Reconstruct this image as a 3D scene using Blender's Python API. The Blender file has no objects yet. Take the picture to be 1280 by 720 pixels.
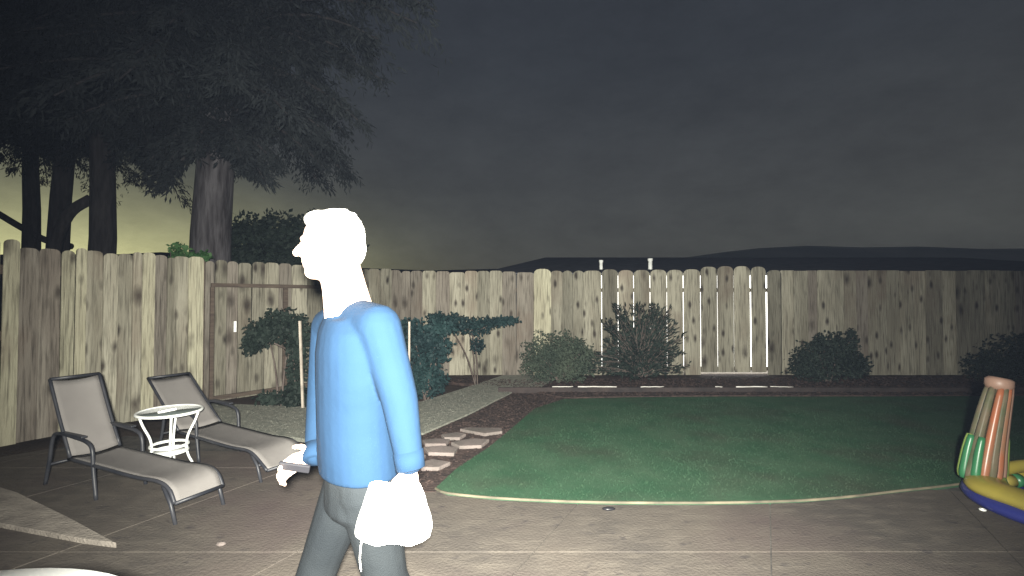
import bpy, bmesh, math, random
import numpy as np
from mathutils import Vector, Matrix
random.seed(7); rng = np.random.default_rng(7)
S = bpy.context.scene
COL = S.collection
R = math.radians
CAMH = 1.4
# ------------------------------------------------------------------ camera
cd = bpy.data.cameras.new('camera'); cam = bpy.data.objects.new('camera', cd); COL.objects.link(cam)
cd.sensor_width = 36; cd.lens = 16.875; cd.clip_start = .05; cd.clip_end = 600
cam.location = (0, 0, CAMH); cam.rotation_euler = (R(90 + 1.15), 0, 0)
S.camera = cam
# ------------------------------------------------------------------ night sky with a dusk glow low in the west
W = bpy.data.worlds.new('World'); S.world = W; W.use_nodes = True
nt = W.node_tree; N = nt.nodes; L = nt.links
bg = N['Background']; bg.inputs['Strength'].default_value = 1.0
tc = N.new('ShaderNodeTexCoord'); sx = N.new('ShaderNodeSeparateXYZ'); L.new(tc.outputs['Generated'], sx.inputs[0])
def wmath(op, a, b=None, clamp=False):
    n = N.new('ShaderNodeMath'); n.operation = op; n.use_clamp = clamp
    for i, v in enumerate((a, b)):
        if v is None: continue
        if isinstance(v, (int, float)): n.inputs[i].default_value = v
        else: L.new(v, n.inputs[i])
    return n.outputs[0]
ramp = N.new('ShaderNodeValToRGB'); L.new(sx.outputs['Z'], ramp.inputs[0])
e = ramp.color_ramp.elements
e[0].position = 0.0; e[0].color = (.036, .038, .036, 1)
e[1].position = 1.0; e[1].color = (.014, .016, .021, 1)
q = e.new(.11); q.color = (.050, .052, .048, 1)
q = e.new(.24); q.color = (.039, .041, .041, 1)
q = e.new(.42); q.color = (.024, .027, .031, 1)
q = e.new(.6); q.color = (.018, .021, .027, 1)
dot = N.new('ShaderNodeVectorMath'); dot.operation = 'DOT_PRODUCT'; L.new(tc.outputs['Generated'], dot.inputs[0])
dot.inputs[1].default_value = (-.72, .69, 0)
az = wmath('POWER', wmath('MAXIMUM', dot.outputs['Value'], 0), 13)
el = wmath('POWER', wmath('SUBTRACT', 1.0, wmath('MULTIPLY', wmath('ABSOLUTE', sx.outputs['Z']), 2.7), True), 3.4)
gl = wmath('MULTIPLY', az, el)
gcol = N.new('ShaderNodeMix'); gcol.data_type = 'RGBA'; gcol.blend_type = 'ADD'
L.new(gl, gcol.inputs['Factor']); L.new(ramp.outputs[0], gcol.inputs['A']); gcol.inputs['B'].default_value = (1.18, 1.15, .52, 1)
nz = N.new('ShaderNodeTexNoise'); nz.inputs['Scale'].default_value = 5; nz.inputs['Detail'].default_value = 12; nz.inputs['Roughness'].default_value = .72
mp = N.new('ShaderNodeMapping'); mp.inputs['Scale'].default_value = (1, 1, 2.2); L.new(tc.outputs['Generated'], mp.inputs[0]); L.new(mp.outputs[0], nz.inputs[0])
mr = N.new('ShaderNodeMapRange'); L.new(nz.outputs['Fac'], mr.inputs[0]); mr.inputs[1].default_value = .3; mr.inputs[2].default_value = .7
mr.inputs[3].default_value = .78; mr.inputs[4].default_value = 1.22
mul = N.new('ShaderNodeVectorMath'); mul.operation = 'SCALE'; L.new(gcol.outputs['Result'], mul.inputs[0]); L.new(mr.outputs[0], mul.inputs['Scale'])
sky = N.new('ShaderNodeTexSky'); sky.sky_type = 'NISHITA'; sky.sun_disc = False
sky.sun_elevation = R(-4); sky.sun_rotation = R(-46)
sk = N.new('ShaderNodeVectorMath'); sk.operation = 'SCALE'; L.new(sky.outputs[0], sk.inputs[0]); sk.inputs['Scale'].default_value = .06
ad = N.new('ShaderNodeVectorMath'); ad.operation = 'ADD'; L.new(mul.outputs[0], ad.inputs[0]); L.new(sk.outputs[0], ad.inputs[1])
L.new(ad.outputs[0], bg.inputs['Color'])
# ------------------------------------------------------------------ the wall floodlight behind the camera
ld = bpy.data.lights.new('floodlight', 'SPOT'); lo = bpy.data.objects.new('floodlight', ld); COL.objects.link(lo)
ld.energy = 5000; ld.spot_size = R(112); ld.spot_blend = 1.0; ld.shadow_soft_size = .035; ld.color = (1, .97, .86)
lo.location = (.045, -.16, 1.49)
lo.rotation_euler = (Vector((-.01, 1, -.09))).to_track_quat('-Z', 'Y').to_euler()
S.view_settings.view_transform = 'Standard'; S.view_settings.look = 'None'
S.view_settings.exposure = 0; S.view_settings.gamma = 1
S.render.engine = 'CYCLES'

# ------------------------------------------------------------------ helpers
def P(px, py, Y):                      # world point seen at photo pixel px,py at distance Y
    return Vector(((px - 640) / 600 * Y, Y, CAMH - (py - 372) / 600 * Y))
def G(px, py, z=0):
    Y = 600 * (CAMH - z) / (py - 372)
    return Vector(((px - 640) / 600 * Y, Y, z))
def tag(o, label=None, cat=None, group=None, kind=None):
    if label: o['label'] = label
    if cat: o['category'] = cat
    if group: o['group'] = group
    if kind: o['kind'] = kind
    return o
def empty(name, loc=(0, 0, 0), rz=0, label=None, cat=None, group=None):
    o = bpy.data.objects.new(name, None); COL.objects.link(o); o.location = loc; o.rotation_euler = (0, 0, rz)
    o.empty_display_size = .1
    return tag(o, label, cat, group)
class MB:
    def __init__(s): s.v = []; s.f = []; s.s = []
    def add(s, vs, fs, smooth=False):
        n = len(s.v); s.v += [tuple(v) for v in vs]; s.f += [tuple(i + n for i in f) for f in fs]; s.s += [smooth] * len(fs)
        return s
    def box(s, c, d, rot=None):
        vs = [Vector((sx_ * d[0] / 2, sy * d[1] / 2, sz * d[2] / 2)) for sx_ in (-1, 1) for sy in (-1, 1) for sz in (-1, 1)]
        if rot: vs = [rot @ v for v in vs]
        return s.add([v + Vector(c) for v in vs], [(0, 1, 3, 2), (4, 6, 7, 5), (0, 4, 5, 1), (2, 3, 7, 6), (0, 2, 6, 4), (1, 5, 7, 3)])
    def prism(s, pts, z0, z1):
        n = len(pts)
        a = sum(pts[i][0] * pts[(i + 1) % n][1] - pts[(i + 1) % n][0] * pts[i][1] for i in range(n))
        if a < 0: pts = pts[::-1]
        vs = [(p[0], p[1], z0) for p in pts] + [(p[0], p[1], z1) for p in pts]
        return s.add(vs, [tuple(range(n))[::-1], tuple(range(n, 2 * n))] + [(i, (i + 1) % n, (i + 1) % n + n, i + n) for i in range(n)])
    def tube(s, pts, r, n=8, cap=True, flat=1.0):
        pts = [Vector(p) for p in pts]; rs = r if isinstance(r, (list, tuple)) else [r] * len(pts)
        t0 = (pts[1] - pts[0]).normalized()
        up = Vector((0, 0, 1)) if abs(t0.z) < .9 else Vector((1, 0, 0))
        a = t0.cross(up).normalized(); vs = []
        for i, p in enumerate(pts):
            t = (pts[min(i + 1, len(pts) - 1)] - pts[max(i - 1, 0)]).normalized()
            a = (a - t * a.dot(t)).normalized(); b = t.cross(a)
            for k in range(n):
                g = 2 * math.pi * k / n
                vs.append(p + (a * math.cos(g) + b * math.sin(g) * flat) * rs[i])
        fs = [(i * n + k, i * n + (k + 1) % n, (i + 1) * n + (k + 1) % n, (i + 1) * n + k) for i in range(len(pts) - 1) for k in range(n)]
        m = len(pts)
        if cap: fs += [tuple(range(n))[::-1], tuple(range((m - 1) * n, m * n))]
        return s.add(vs, fs, True)
    def lathe(s, prof, n=24, c=(0, 0, 0)):
        vs = [(c[0] + r * math.cos(2 * math.pi * k / n), c[1] + r * math.sin(2 * math.pi * k / n), c[2] + z) for r, z in prof for k in range(n)]
        m = len(prof)
        fs = [(i * n + k, i * n + (k + 1) % n, (i + 1) * n + (k + 1) % n, (i + 1) * n + k) for i in range(m - 1) for k in range(n)]
        fs += [tuple(range(n))[::-1], tuple(range((m - 1) * n, m * n))]
        return s.add(vs, fs, True)
    def ball(s, c, r, n=14, rot=None):
        if not isinstance(r, (tuple, list)): r = (r, r, r)
        vs = []; m = n // 2
        for i in range(m + 1):
            th = math.pi * i / m
            for k in range(n):
                g = 2 * math.pi * k / n
                v = Vector((r[0] * max(math.sin(th), .001) * math.cos(g), r[1] * max(math.sin(th), .001) * math.sin(g), -r[2] * math.cos(th)))
                if rot: v = rot @ v
                vs.append(v + Vector(c))
        fs = [(i * n + k, i * n + (k + 1) % n, (i + 1) * n + (k + 1) % n, (i + 1) * n + k) for i in range(m) for k in range(n)]
        fs += [tuple(range(n))[::-1], tuple(range(m * n, (m + 1) * n))]
        return s.add(vs, fs, True)
    def build(s, name, mat, parent=None, bevel=0, subsurf=0):
        me = bpy.data.meshes.new(name); me.from_pydata(s.v, [], s.f); me.materials.append(mat)
        me.polygons.foreach_set('use_smooth', s.s); me.update()
        o = bpy.data.objects.new(name, me); COL.objects.link(o)
        if parent: o.parent = parent
        if bevel:
            b = o.modifiers.new('bevel', 'BEVEL'); b.width = bevel; b.segments = 2; b.limit_method = 'ANGLE'
        if subsurf:
            b = o.modifiers.new('sub', 'SUBSURF'); b.levels = b.render_levels = subsurf
        return o
def arc(pts, n=6):                     # Catmull-Rom through points
    pts = [Vector(p) for p in pts]; P_ = [pts[0] * 2 - pts[1]] + pts + [pts[-1] * 2 - pts[-2]]; out = []
    for i in range(1, len(P_) - 2):
        for k in range(n):
            t = k / n; a, b, c, d = P_[i - 1:i + 3]
            out.append(.5 * ((2 * b) + (c - a) * t + (2 * a - 5 * b + 4 * c - d) * t * t + (3 * b - a - 3 * c + d) * t ** 3))
    return out + [pts[-1]]

# ------------------------------------------------------------------ materials
def mat(name, col, rough=.8, metal=0.0, noise=0, col2=None, scale=8, bump=0, bscale=60, stretch=None, spec=.3, alpha=1, rnd=0, detail=6, lo_=.35, hi_=.65, trans=0, emit=None, sss=0):
    m = bpy.data.materials.new(name); m.use_nodes = True; nt = m.node_tree; N = nt.nodes; L = nt.links
    b = N['Principled BSDF']; b.inputs['Roughness'].default_value = rough; b.inputs['Metallic'].default_value = metal
    b.inputs['Specular IOR Level'].default_value = spec; b.inputs['Base Color'].default_value = (*col, 1); b.inputs['Alpha'].default_value = alpha
    if trans: b.inputs['Transmission Weight'].default_value = trans; b.inputs['IOR'].default_value = 1.15
    if emit: b.inputs['Emission Color'].default_value = (*emit[:3], 1); b.inputs['Emission Strength'].default_value = emit[3]
    t = N.new('ShaderNodeTexCoord'); oi = N.new('ShaderNodeObjectInfo')
    v = N.new('ShaderNodeVectorMath'); v.operation = 'ADD'; L.new(t.outputs['Object'], v.inputs[0])
    sc = N.new('ShaderNodeVectorMath'); sc.operation = 'SCALE'; sc.inputs[0].default_value = (7, 13, 5); L.new(oi.outputs['Random'], sc.inputs['Scale']); L.new(sc.outputs[0], v.inputs[1])
    vec = v.outputs[0]
    mpn = N.new('ShaderNodeMapping'); L.new(vec, mpn.inputs[0]); mpn.inputs['Scale'].default_value = stretch or (1, 1, 1)
    if col2:
        n = N.new('ShaderNodeTexNoise'); n.inputs['Scale'].default_value = scale; n.inputs['Detail'].default_value = detail; L.new(mpn.outputs[0], n.inputs[0])
        mr = N.new('ShaderNodeMapRange'); L.new(n.outputs['Fac'], mr.inputs[0]); mr.inputs[1].default_value = lo_; mr.inputs[2].default_value = hi_
        mx = N.new('ShaderNodeMix'); mx.data_type = 'RGBA'; L.new(mr.outputs[0], mx.inputs['Factor']); mx.inputs['A'].default_value = (*col, 1); mx.inputs['B'].default_value = (*col2, 1)
        out = mx.outputs['Result']
        if rnd:
            r = N.new('ShaderNodeMapRange'); L.new(oi.outputs['Random'], r.inputs[0]); r.inputs[3].default_value = 1 - rnd; r.inputs[4].default_value = 1 + rnd
            s2 = N.new('ShaderNodeVectorMath'); s2.operation = 'SCALE'; L.new(out, s2.inputs[0]); L.new(r.outputs[0], s2.inputs['Scale']); out = s2.outputs[0]
        L.new(out, b.inputs['Base Color'])
    if bump:
        n2 = N.new('ShaderNodeTexNoise'); n2.inputs['Scale'].default_value = bscale; n2.inputs['Detail'].default_value = 8; L.new(mpn.outputs[0], n2.inputs[0])
        bp = N.new('ShaderNodeBump'); bp.inputs['Strength'].default_value = bump; bp.inputs['Distance'].default_value = .02; L.new(n2.outputs['Fac'], bp.inputs['Height']); L.new(bp.outputs[0], b.inputs['Normal'])
    return m
def wood(name, pale, dark, knots=1.0, tone=.42):
    m = mat(name, pale, .85, spec=.15, bump=.5, bscale=25, stretch=(9, 9, .7)); nt = m.node_tree; N = nt.nodes; L = nt.links; b = N['Principled BSDF']
    vec = [n for n in N if n.type == 'VECT_MATH' and n.operation == 'ADD'][0].outputs[0]; oi = [n for n in N if n.type == 'OBJECT_INFO'][0]
    def noise(sc, st, lo, hi, det=6):
        mp = N.new('ShaderNodeMapping'); mp.inputs['Scale'].default_value = st; L.new(vec, mp.inputs[0])
        n = N.new('ShaderNodeTexNoise'); n.inputs['Scale'].default_value = sc; n.inputs['Detail'].default_value = det; L.new(mp.outputs[0], n.inputs[0])
        r = N.new('ShaderNodeMapRange'); L.new(n.outputs['Fac'], r.inputs[0]); r.inputs[1].default_value = lo; r.inputs[2].default_value = hi; return r.outputs[0]
    def mix(f, a, c, bt='MIX'):
        x = N.new('ShaderNodeMix'); x.data_type = 'RGBA'; x.blend_type = bt
        L.new(f, x.inputs['Factor']) if hasattr(f, 'node') else setattr(x.inputs['Factor'], 'default_value', f)
        for s_, v in (('A', a), ('B', c)):
            L.new(v, x.inputs[s_]) if hasattr(v, 'node') else setattr(x.inputs[s_], 'default_value', (*v, 1))
        return x.outputs['Result']
    c = mix(noise(1.6, (3, 3, .5), .38, .68), pale, dark)
    c = mix(noise(9, (7, 7, .35), .46, .74, 9), c, tuple(x * .42 for x in dark))
    c = mix(noise(1.1, (1.2, 1.2, .8), .58, .85), c, (.15, .115, .09))
    # knots: sparse upright dark ellipses with a streak
    mp = N.new('ShaderNodeMapping'); mp.inputs['Scale'].default_value = (4.2, .6, 1.9); L.new(vec, mp.inputs[0])
    dn = N.new('ShaderNodeTexNoise'); dn.inputs['Scale'].default_value = 5; L.new(mp.outputs[0], dn.inputs[0])
    dm = N.new('ShaderNodeMix'); dm.data_type = 'VECTOR'; dm.inputs['Factor'].default_value = .14; L.new(mp.outputs[0], dm.inputs['A']); L.new(dn.outputs['Color'], dm.inputs['B'])
    vo = N.new('ShaderNodeTexVoronoi'); vo.inputs['Scale'].default_value = 1.0; L.new(dm.outputs['Result'], vo.inputs[0])
    r = N.new('ShaderNodeMapRange'); L.new(vo.outputs['Distance'], r.inputs[0]); r.inputs[1].default_value = .06; r.inputs[2].default_value = .26; r.inputs[3].default_value = knots; r.inputs[4].default_value = 0
    c = mix(r.outputs[0], c, (.055, .046, .038))
    mp = N.new('ShaderNodeMapping'); mp.inputs['Scale'].default_value = (7.5, .6, 3.2); mp.inputs['Location'].default_value = (3.1, 1.7, 5.3); L.new(vec, mp.inputs[0])
    dm = N.new('ShaderNodeMix'); dm.data_type = 'VECTOR'; dm.inputs['Factor'].default_value = .12; L.new(mp.outputs[0], dm.inputs['A']); L.new(dn.outputs['Color'], dm.inputs['B'])
    vo = N.new('ShaderNodeTexVoronoi'); vo.inputs['Scale'].default_value = 1.0; vo.inputs['Randomness'].default_value = .85; L.new(dm.outputs['Result'], vo.inputs[0])
    r = N.new('ShaderNodeMapRange'); L.new(vo.outputs['Distance'], r.inputs[0]); r.inputs[1].default_value = .09; r.inputs[2].default_value = .27; r.inputs[3].default_value = knots; r.inputs[4].default_value = 0
    c = mix(r.outputs[0], c, (.05, .043, .036))
    rr = N.new('ShaderNodeMapRange'); L.new(oi.outputs['Random'], rr.inputs[0]); rr.inputs[3].default_value = 1 - tone; rr.inputs[4].default_value = 1 + tone * .6
    s2 = N.new('ShaderNodeVectorMath'); s2.operation = 'SCALE'; L.new(c, s2.inputs[0]); L.new(rr.outputs[0], s2.inputs['Scale'])
    L.new(s2.outputs[0], b.inputs['Base Color']); return m
M = {}
M['cedar'] = wood('weathered_cedar', (.32, .305, .245), (.20, .185, .145))
M['cedar_pale'] = wood('pale_cedar', (.42, .405, .30), (.31, .29, .215), .8, .15)
M['cedar_dark'] = wood('dark_cedar', (.22, .20, .17), (.15, .13, .11), .9, .2)
M['rail'] = mat('dark_rail_wood', (.055, .042, .035), .9, col2=(.09, .07, .055), scale=6, stretch=(1, 1, 6), bump=.4)
M['soil'] = mat('soil', (.030, .022, .019), .95, col2=(.062, .046, .038), scale=3, bump=1, bscale=30)
M['mulch'] = mat('bark_mulch', (.022, .016, .015), .95, col2=(.060, .040, .034), scale=14, bump=1.0, bscale=40)
M['gravel'] = mat('pale_gravel', (.17, .18, .155), .95, col2=(.26, .26, .22), scale=18, bump=1, bscale=90)
M['lawn'] = mat('turf', (.032, .082, .045), .95, col2=(.052, .100, .060), scale=3.2, bump=.6, bscale=160, spec=.1)
M['blade'] = mat('grass_blade', (.021, .055, .030), .9, col2=(.035, .066, .038), scale=2.2, spec=.1)
M['edge'] = mat('pale_edging', (.17, .15, .105), .7, col2=(.08, .075, .055), scale=5)
M['timber'] = mat('bed_timber', (.045, .035, .033), .9, col2=(.025, .021, .021), scale=5, bump=.6)
M['flag'] = mat('flagstone', (.20, .165, .155), .85, col2=(.13, .115, .105), scale=5, bump=.5, rnd=.2)
M['pale_slab'] = mat('pale_concrete', (.30, .27, .235), .85, col2=(.19, .17, .15), scale=7, bump=.5)
M['joint'] = mat('joint_sand', (.10, .094, .084), .95, col2=(.045, .042, .04), scale=9, bump=.4)
M['white'] = mat('white_enamel', (.80, .82, .80), .4, spec=.4)
M['glint'] = mat('white_glint', (.75, .73, .70), .5, col2=(.5, .48, .45), scale=3)  # white of the edging glints, put into the colour
M['glass'] = mat('table_glass', (.16, .19, .18), .08, spec=.6, trans=.45)
M['frame'] = mat('bronze_frame', (.018, .020, .026), .45, col2=(.035, .036, .042), scale=8, spec=.4)
M['sling'] = mat('sling_mesh', (.165, .155, .150), .75, col2=(.20, .19, .182), scale=3, bump=.35, bscale=420, spec=.2)
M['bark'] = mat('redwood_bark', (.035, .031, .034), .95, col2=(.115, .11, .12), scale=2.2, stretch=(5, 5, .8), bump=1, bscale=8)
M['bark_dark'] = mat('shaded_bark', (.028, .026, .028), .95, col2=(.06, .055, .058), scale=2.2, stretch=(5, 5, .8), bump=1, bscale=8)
M['needle'] = mat('needles', (.014, .017, .019), .8, col2=(.026, .031, .033), scale=.9, spec=.15)
M['leaf'] = mat('dark_leaf', (.008, .014, .011), .7, col2=(.018, .028, .022), scale=2.5, spec=.2)
M['leaf_grey'] = mat('grey_green_leaf', (.030, .042, .032), .8, col2=(.052, .066, .048), scale=3, spec=.15)
M['leaf_blue'] = mat('blue_green_leaf', (.008, .020, .022), .7, col2=(.014, .035, .035), scale=2.5, spec=.2)
M['leaf_green'] = mat('bright_green_leaf', (.025, .08, .022), .7, col2=(.05, .12, .04), scale=4)
M['stem'] = mat('stem_bark', (.06, .045, .04), .9, col2=(.11, .09, .08), scale=9)
M['stake'] = mat('pale_stake', (.45, .40, .34), .8, col2=(.30, .26, .22), scale=9)
M['roof'] = mat('dark_shingle', (.075, .080, .098), .95, col2=(.10, .105, .125), scale=4, bump=.4, spec=.05)
M['stucco'] = mat('dark_stucco', (.06, .06, .06), .9, col2=(.08, .08, .08), scale=4)
M['lit'] = mat('lit_curtain', (.8, .8, .78), .6, emit=(1, .98, .93, 4.5))
M['hill'] = mat('dry_hill', (.36, .37, .37), .95, col2=(.44, .44, .42), scale=.12)
M['skin'] = mat('skin', (.62, .46, .38), .5, col2=(.68, .52, .44), scale=9)
M['hair'] = mat('grey_hair', (.50, .49, .46), .6, col2=(.36, .35, .33), scale=14, stretch=(1, 4, 1), bump=.5)
M['shirt'] = mat('blue_shirt', (.0062, .0176, .038), .9, col2=(.0074, .0198, .042), scale=4, bump=.35, bscale=7, spec=.1)
M['jeans'] = mat('grey_jeans', (.0085, .0105, .0125), .9, col2=(.0135, .016, .018), scale=5, bump=.3, bscale=250, spec=.1)
M['eye'] = mat('eye', (.1, .08, .07), .2)
M['bag'] = mat('white_plastic', (.85, .85, .84), .5, spec=.4, bump=.3, bscale=9)
M['black'] = mat('black_plastic', (.015, .015, .018), .35)
M['yellow'] = mat('yellow_vinyl', (.33, .27, .045), .35, col2=(.26, .22, .05), scale=4, spec=.5)
M['blue'] = mat('blue_vinyl', (.022, .028, .16), .35, spec=.5)
M['orange'] = mat('orange_vinyl', (.34, .10, .045), .35, col2=(.22, .13, .08), scale=5, spec=.5)
M['green'] = mat('green_vinyl', (.03, .15, .065), .35, spec=.5)
M['lime'] = mat('lime_vinyl', (.22, .32, .08), .4, spec=.5)
M['clearv'] = mat('cloudy_vinyl', (.21, .17, .12), .3, col2=(.12, .14, .08), scale=9, trans=.35, spec=.5)
M['pinkv'] = mat('faded_pink_vinyl', (.27, .17, .13), .45, spec=.4)
# concrete with two scales of staining
def concrete():
    m = mat('stained_concrete', (.1, .1, .1), .82, bump=.35, bscale=60, spec=.25); nt = m.node_tree; N = nt.nodes; L = nt.links; b = N['Principled BSDF']
    g = N.new('ShaderNodeTexCoord')
    def nz(sc, lo, hi, st=(1, 1, 1), det=6):
        mp = N.new('ShaderNodeMapping'); mp.inputs['Scale'].default_value = st; L.new(g.outputs['Object'], mp.inputs[0])
        n = N.new('ShaderNodeTexNoise'); n.inputs['Scale'].default_value = sc; n.inputs['Detail'].default_value = det; L.new(mp.outputs[0], n.inputs[0])
        r = N.new('ShaderNodeMapRange'); L.new(n.outputs['Fac'], r.inputs[0]); r.inputs[1].default_value = lo; r.inputs[2].default_value = hi; return r.outputs[0]
    def mix(f, a, c):
        x = N.new('ShaderNodeMix'); x.data_type = 'RGBA'; L.new(f, x.inputs['Factor'])
        for s_, v in (('A', a), ('B', c)):
            L.new(v, x.inputs[s_]) if hasattr(v, 'node') else setattr(x.inputs[s_], 'default_value', (*v, 1))
        return x.outputs['Result']
    c = mix(nz(1.1, .35, .65), (.064, .057, .051), (.094, .081, .069))
    c = mix(nz(5, .45, .75, (1, 2.5, 1)), c, (.108, .095, .081))
    c = mix(nz(9, .60, .72, (1, 1.6, 1), 9), c, (.052, .046, .044))
    c = mix(nz(.8, .50, .68), c, (.072, .056, .054))
    L.new(c, b.inputs['Base Color']); return m
M['concrete'] = concrete()

# ------------------------------------------------------------------ ground
MB().add([(-150, -60, -.02), (250, -60, -.02), (250, 300, -.02), (-150, 300, -.02)], [(0, 1, 2, 3)]).build('ground', M['soil'])['kind'] = 'structure'
jt = MB().prism([(-4.6, -3), (6.5, -3), (6.5, 3.95), (-.9, 4.3), (-3.9, 4.9), (-5.0, 3.6)], -.015, -.002).build('patio', M['joint']); jt['kind'] = 'structure'
def clip(poly, a, b, c):               # keep a*x+b*y<=c
    out = []
    for i in range(len(poly)):
        p, q_ = poly[i], poly[(i + 1) % len(poly)]; dp = a * p[0] + b * p[1] - c; dq = a * q_[0] + b * q_[1] - c
        if dp <= 0: out.append(p)
        if dp * dq < 0: t = dp / (dp - dq); out.append((p[0] + (q_[0] - p[0]) * t, p[1] + (q_[1] - p[1]) * t))
    return out
outer = [(-4.6, -3), (6.5, -3), (6.5, 3.95), (-.9, 4.3), (-3.9, 4.9), (-5.0, 3.6)]
ys = [-3, -1.24, .06, 1.36, 2.66, 3.96, 5.3]
sk_ = .53
for i in range(len(ys) - 1):
    for k in range(-7, 7):
        y0, y1 = ys[i] + .004, ys[i + 1] - .004; x0 = 1.42 + 1.3 * k + .004; x1 = x0 + 1.292
        f = lambda x, y: (x + (y - 2.66) * sk_, y)
        pl = [f(x0, y0), f(x1, y0), f(x1, y1), f(x0, y1)]
        for j in range(len(outer)):
            a, b_ = outer[j], outer[(j + 1) % len(outer)]; nx, ny = (b_[1] - a[1]), -(b_[0] - a[0])
            pl = clip(pl, nx, ny, nx * a[0] + ny * a[1])
            if len(pl) < 3: break
        if len(pl) >= 3:
            o = MB().prism(pl, -.001, random.uniform(.0055, .0075)).build('patio_slab', M['concrete'], jt)
# lawn
lawn_px = [(545, 612), (560, 618), (620, 624), (700, 628), (760, 629.5), (820, 630), (880, 630), (940, 629), (1000, 627), (1060, 622), (1120, 615), (1180, 608.5), (1240, 600), (1330, 588), (1500, 568)]
front = [G(*p) for p in lawn_px]
back = [G(1700, 494), G(1400, 496), (G(1280, 496)), G(1100, 497), G(900, 497), G(780, 498), G(705, 500), G(668, 512), G(650, 528), G(612, 560), G(570, 588)]
poly = [(v.x, v.y) for v in front + back]
for k_ in ('lawn', 'blade'):
    nt_ = M[k_].node_tree; b_ = nt_.nodes['Principled BSDF']; src = b_.inputs['Base Color'].links[0].from_socket
    n_ = nt_.nodes.new('ShaderNodeTexNoise'); n_.inputs['Scale'].default_value = 1.3; n_.inputs['Detail'].default_value = 7; g_ = nt_.nodes.new('ShaderNodeTexCoord'); nt_.links.new(g_.outputs['Object'], n_.inputs[0])
    r_ = nt_.nodes.new('ShaderNodeMapRange'); nt_.links.new(n_.outputs['Fac'], r_.inputs[0]); r_.inputs[1].default_value = .50; r_.inputs[2].default_value = .75; r_.inputs[4].default_value = .8
    x_ = nt_.nodes.new('ShaderNodeMix'); x_.data_type = 'RGBA'; nt_.links.new(r_.outputs[0], x_.inputs['Factor']); nt_.links.new(src, x_.inputs['A']); x_.inputs['B'].default_value = (.045, .050, .036, 1); nt_.links.new(x_.outputs['Result'], b_.inputs['Base Color'])
MB().prism(poly, -.01, .022).build('lawn', M['lawn'])['kind'] = 'structure'
def inside(pts, poly):
    x, y = pts[:, 0], pts[:, 1]; r = np.zeros(len(pts), bool); n = len(poly)
    for i in range(n):
        x0, y0 = poly[i]; x1, y1 = poly[(i + 1) % n]
        c = ((y0 > y) != (y1 > y)) & (x < (x1 - x0) * (y - y0) / (y1 - y0 + 1e-9) + x0); r ^= c
    return r
def tri_mesh(name, verts, mat_, parent=None, quad=False):
    k = 4 if quad else 3; n = len(verts) // k
    me = bpy.data.meshes.new(name); me.vertices.add(n * k); me.vertices.foreach_set('co', verts.astype(np.float32).ravel())
    me.loops.add(n * k); me.loops.foreach_set('vertex_index', np.arange(n * k)); me.polygons.add(n)
    me.polygons.foreach_set('loop_start', np.arange(0, n * k, k)); me.polygons.foreach_set('loop_total', np.full(n, k))
    me.materials.append(mat_); me.update(); me.validate()
    o = bpy.data.objects.new(name, me); COL.objects.link(o)
    if parent: o.parent = parent
    return o
pa = np.array(poly); n = 80000
c = rng.uniform(pa.min(0), pa.max(0), (n, 2)); w = 1 / (c[:, 1] / 3.2) ** 1.6; c = c[(rng.random(n) < w) & (c[:, 0] < 9) & inside(c, poly)]; n = len(c)
h = rng.uniform(.004, .012, n) * (1 + .3 * np.sin(c[:, 0] * 3) * np.cos(c[:, 1] * 4)); an = rng.uniform(0, 6.28, n); d = np.stack([np.cos(an), np.sin(an)], 1) * .004
ln = rng.normal(0, .012, (n, 2)); v = np.zeros((n, 3, 3)); v[:, 0, :2] = c - d; v[:, 1, :2] = c + d; v[:, 2, :2] = c + ln; v[:, :2, 2] = .020; v[:, 2, 2] = .022 + h
tag(tri_mesh('grass', v.reshape(-1, 3), M['blade']), 'short green grass covering the lawn between patio and bed', 'grass', kind='stuff')
# pale edging round the lawn's front
ed = MB(); fpts = arc([(v_.x, v_.y - .008, .018) for v_ in front], 3)
for a, b_ in zip(fpts[:-1], fpts[1:]):
    dv = (b_ - a).normalized(); nn = Vector((-dv.y, dv.x, 0)) * .004
    ed.add([a - nn, b_ - nn, b_ + nn, a + nn, a - nn + Vector((0, 0, .014)), b_ - nn + Vector((0, 0, .014)), b_ + nn + Vector((0, 0, .014)), a + nn + Vector((0, 0, .014))],
           [(0, 1, 5, 4), (2, 3, 7, 6), (4, 5, 6, 7), (1, 2, 6, 5), (3, 0, 4, 7)])
tag(ed.build('lawn_edging', M['edge']), 'thin pale edging strip curving between the lawn and the patio', 'edging')
# planting bed along the back fence, mulch strip, gravel path
bed = [G(640, 486), G(705, 498.5), G(900, 496), G(1100, 496), G(1280, 495), G(1700, 493)]
MB().prism([(v_.x, v_.y) for v_ in bed] + [(12, 8.75), (-2.2, 8.75), (-1.4, 8.0)], -.012, .03).build('planting_bed', M['mulch'])['kind'] = 'structure'
ms = [G(388, 566), G(470, 560), G(530, 542), G(585, 520), G(640, 492), G(672, 489), G(715, 499), G(672, 512), G(650, 530), G(612, 562), G(575, 592), G(545, 614), G(500, 616), G(440, 600)]
MB().prism([(v_.x, v_.y) for v_ in ms], -.006, .013).build('mulch_strip', M['mulch'])['kind'] = 'structure'
gp = [G(236, 512), G(262, 506), G(385, 511), G(450, 508), G(528, 504), G(590, 484), G(640, 467), G(700, 470), G(672, 489), G(640, 492), G(585, 520), G(530, 544), G(470, 556), G(388, 552), G(300, 540), G(262, 528)]
MB().prism([(v_.x, v_.y) for v_ in gp], -.005, .032).build('gravel_path', M['gravel'])['kind'] = 'structure'
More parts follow.
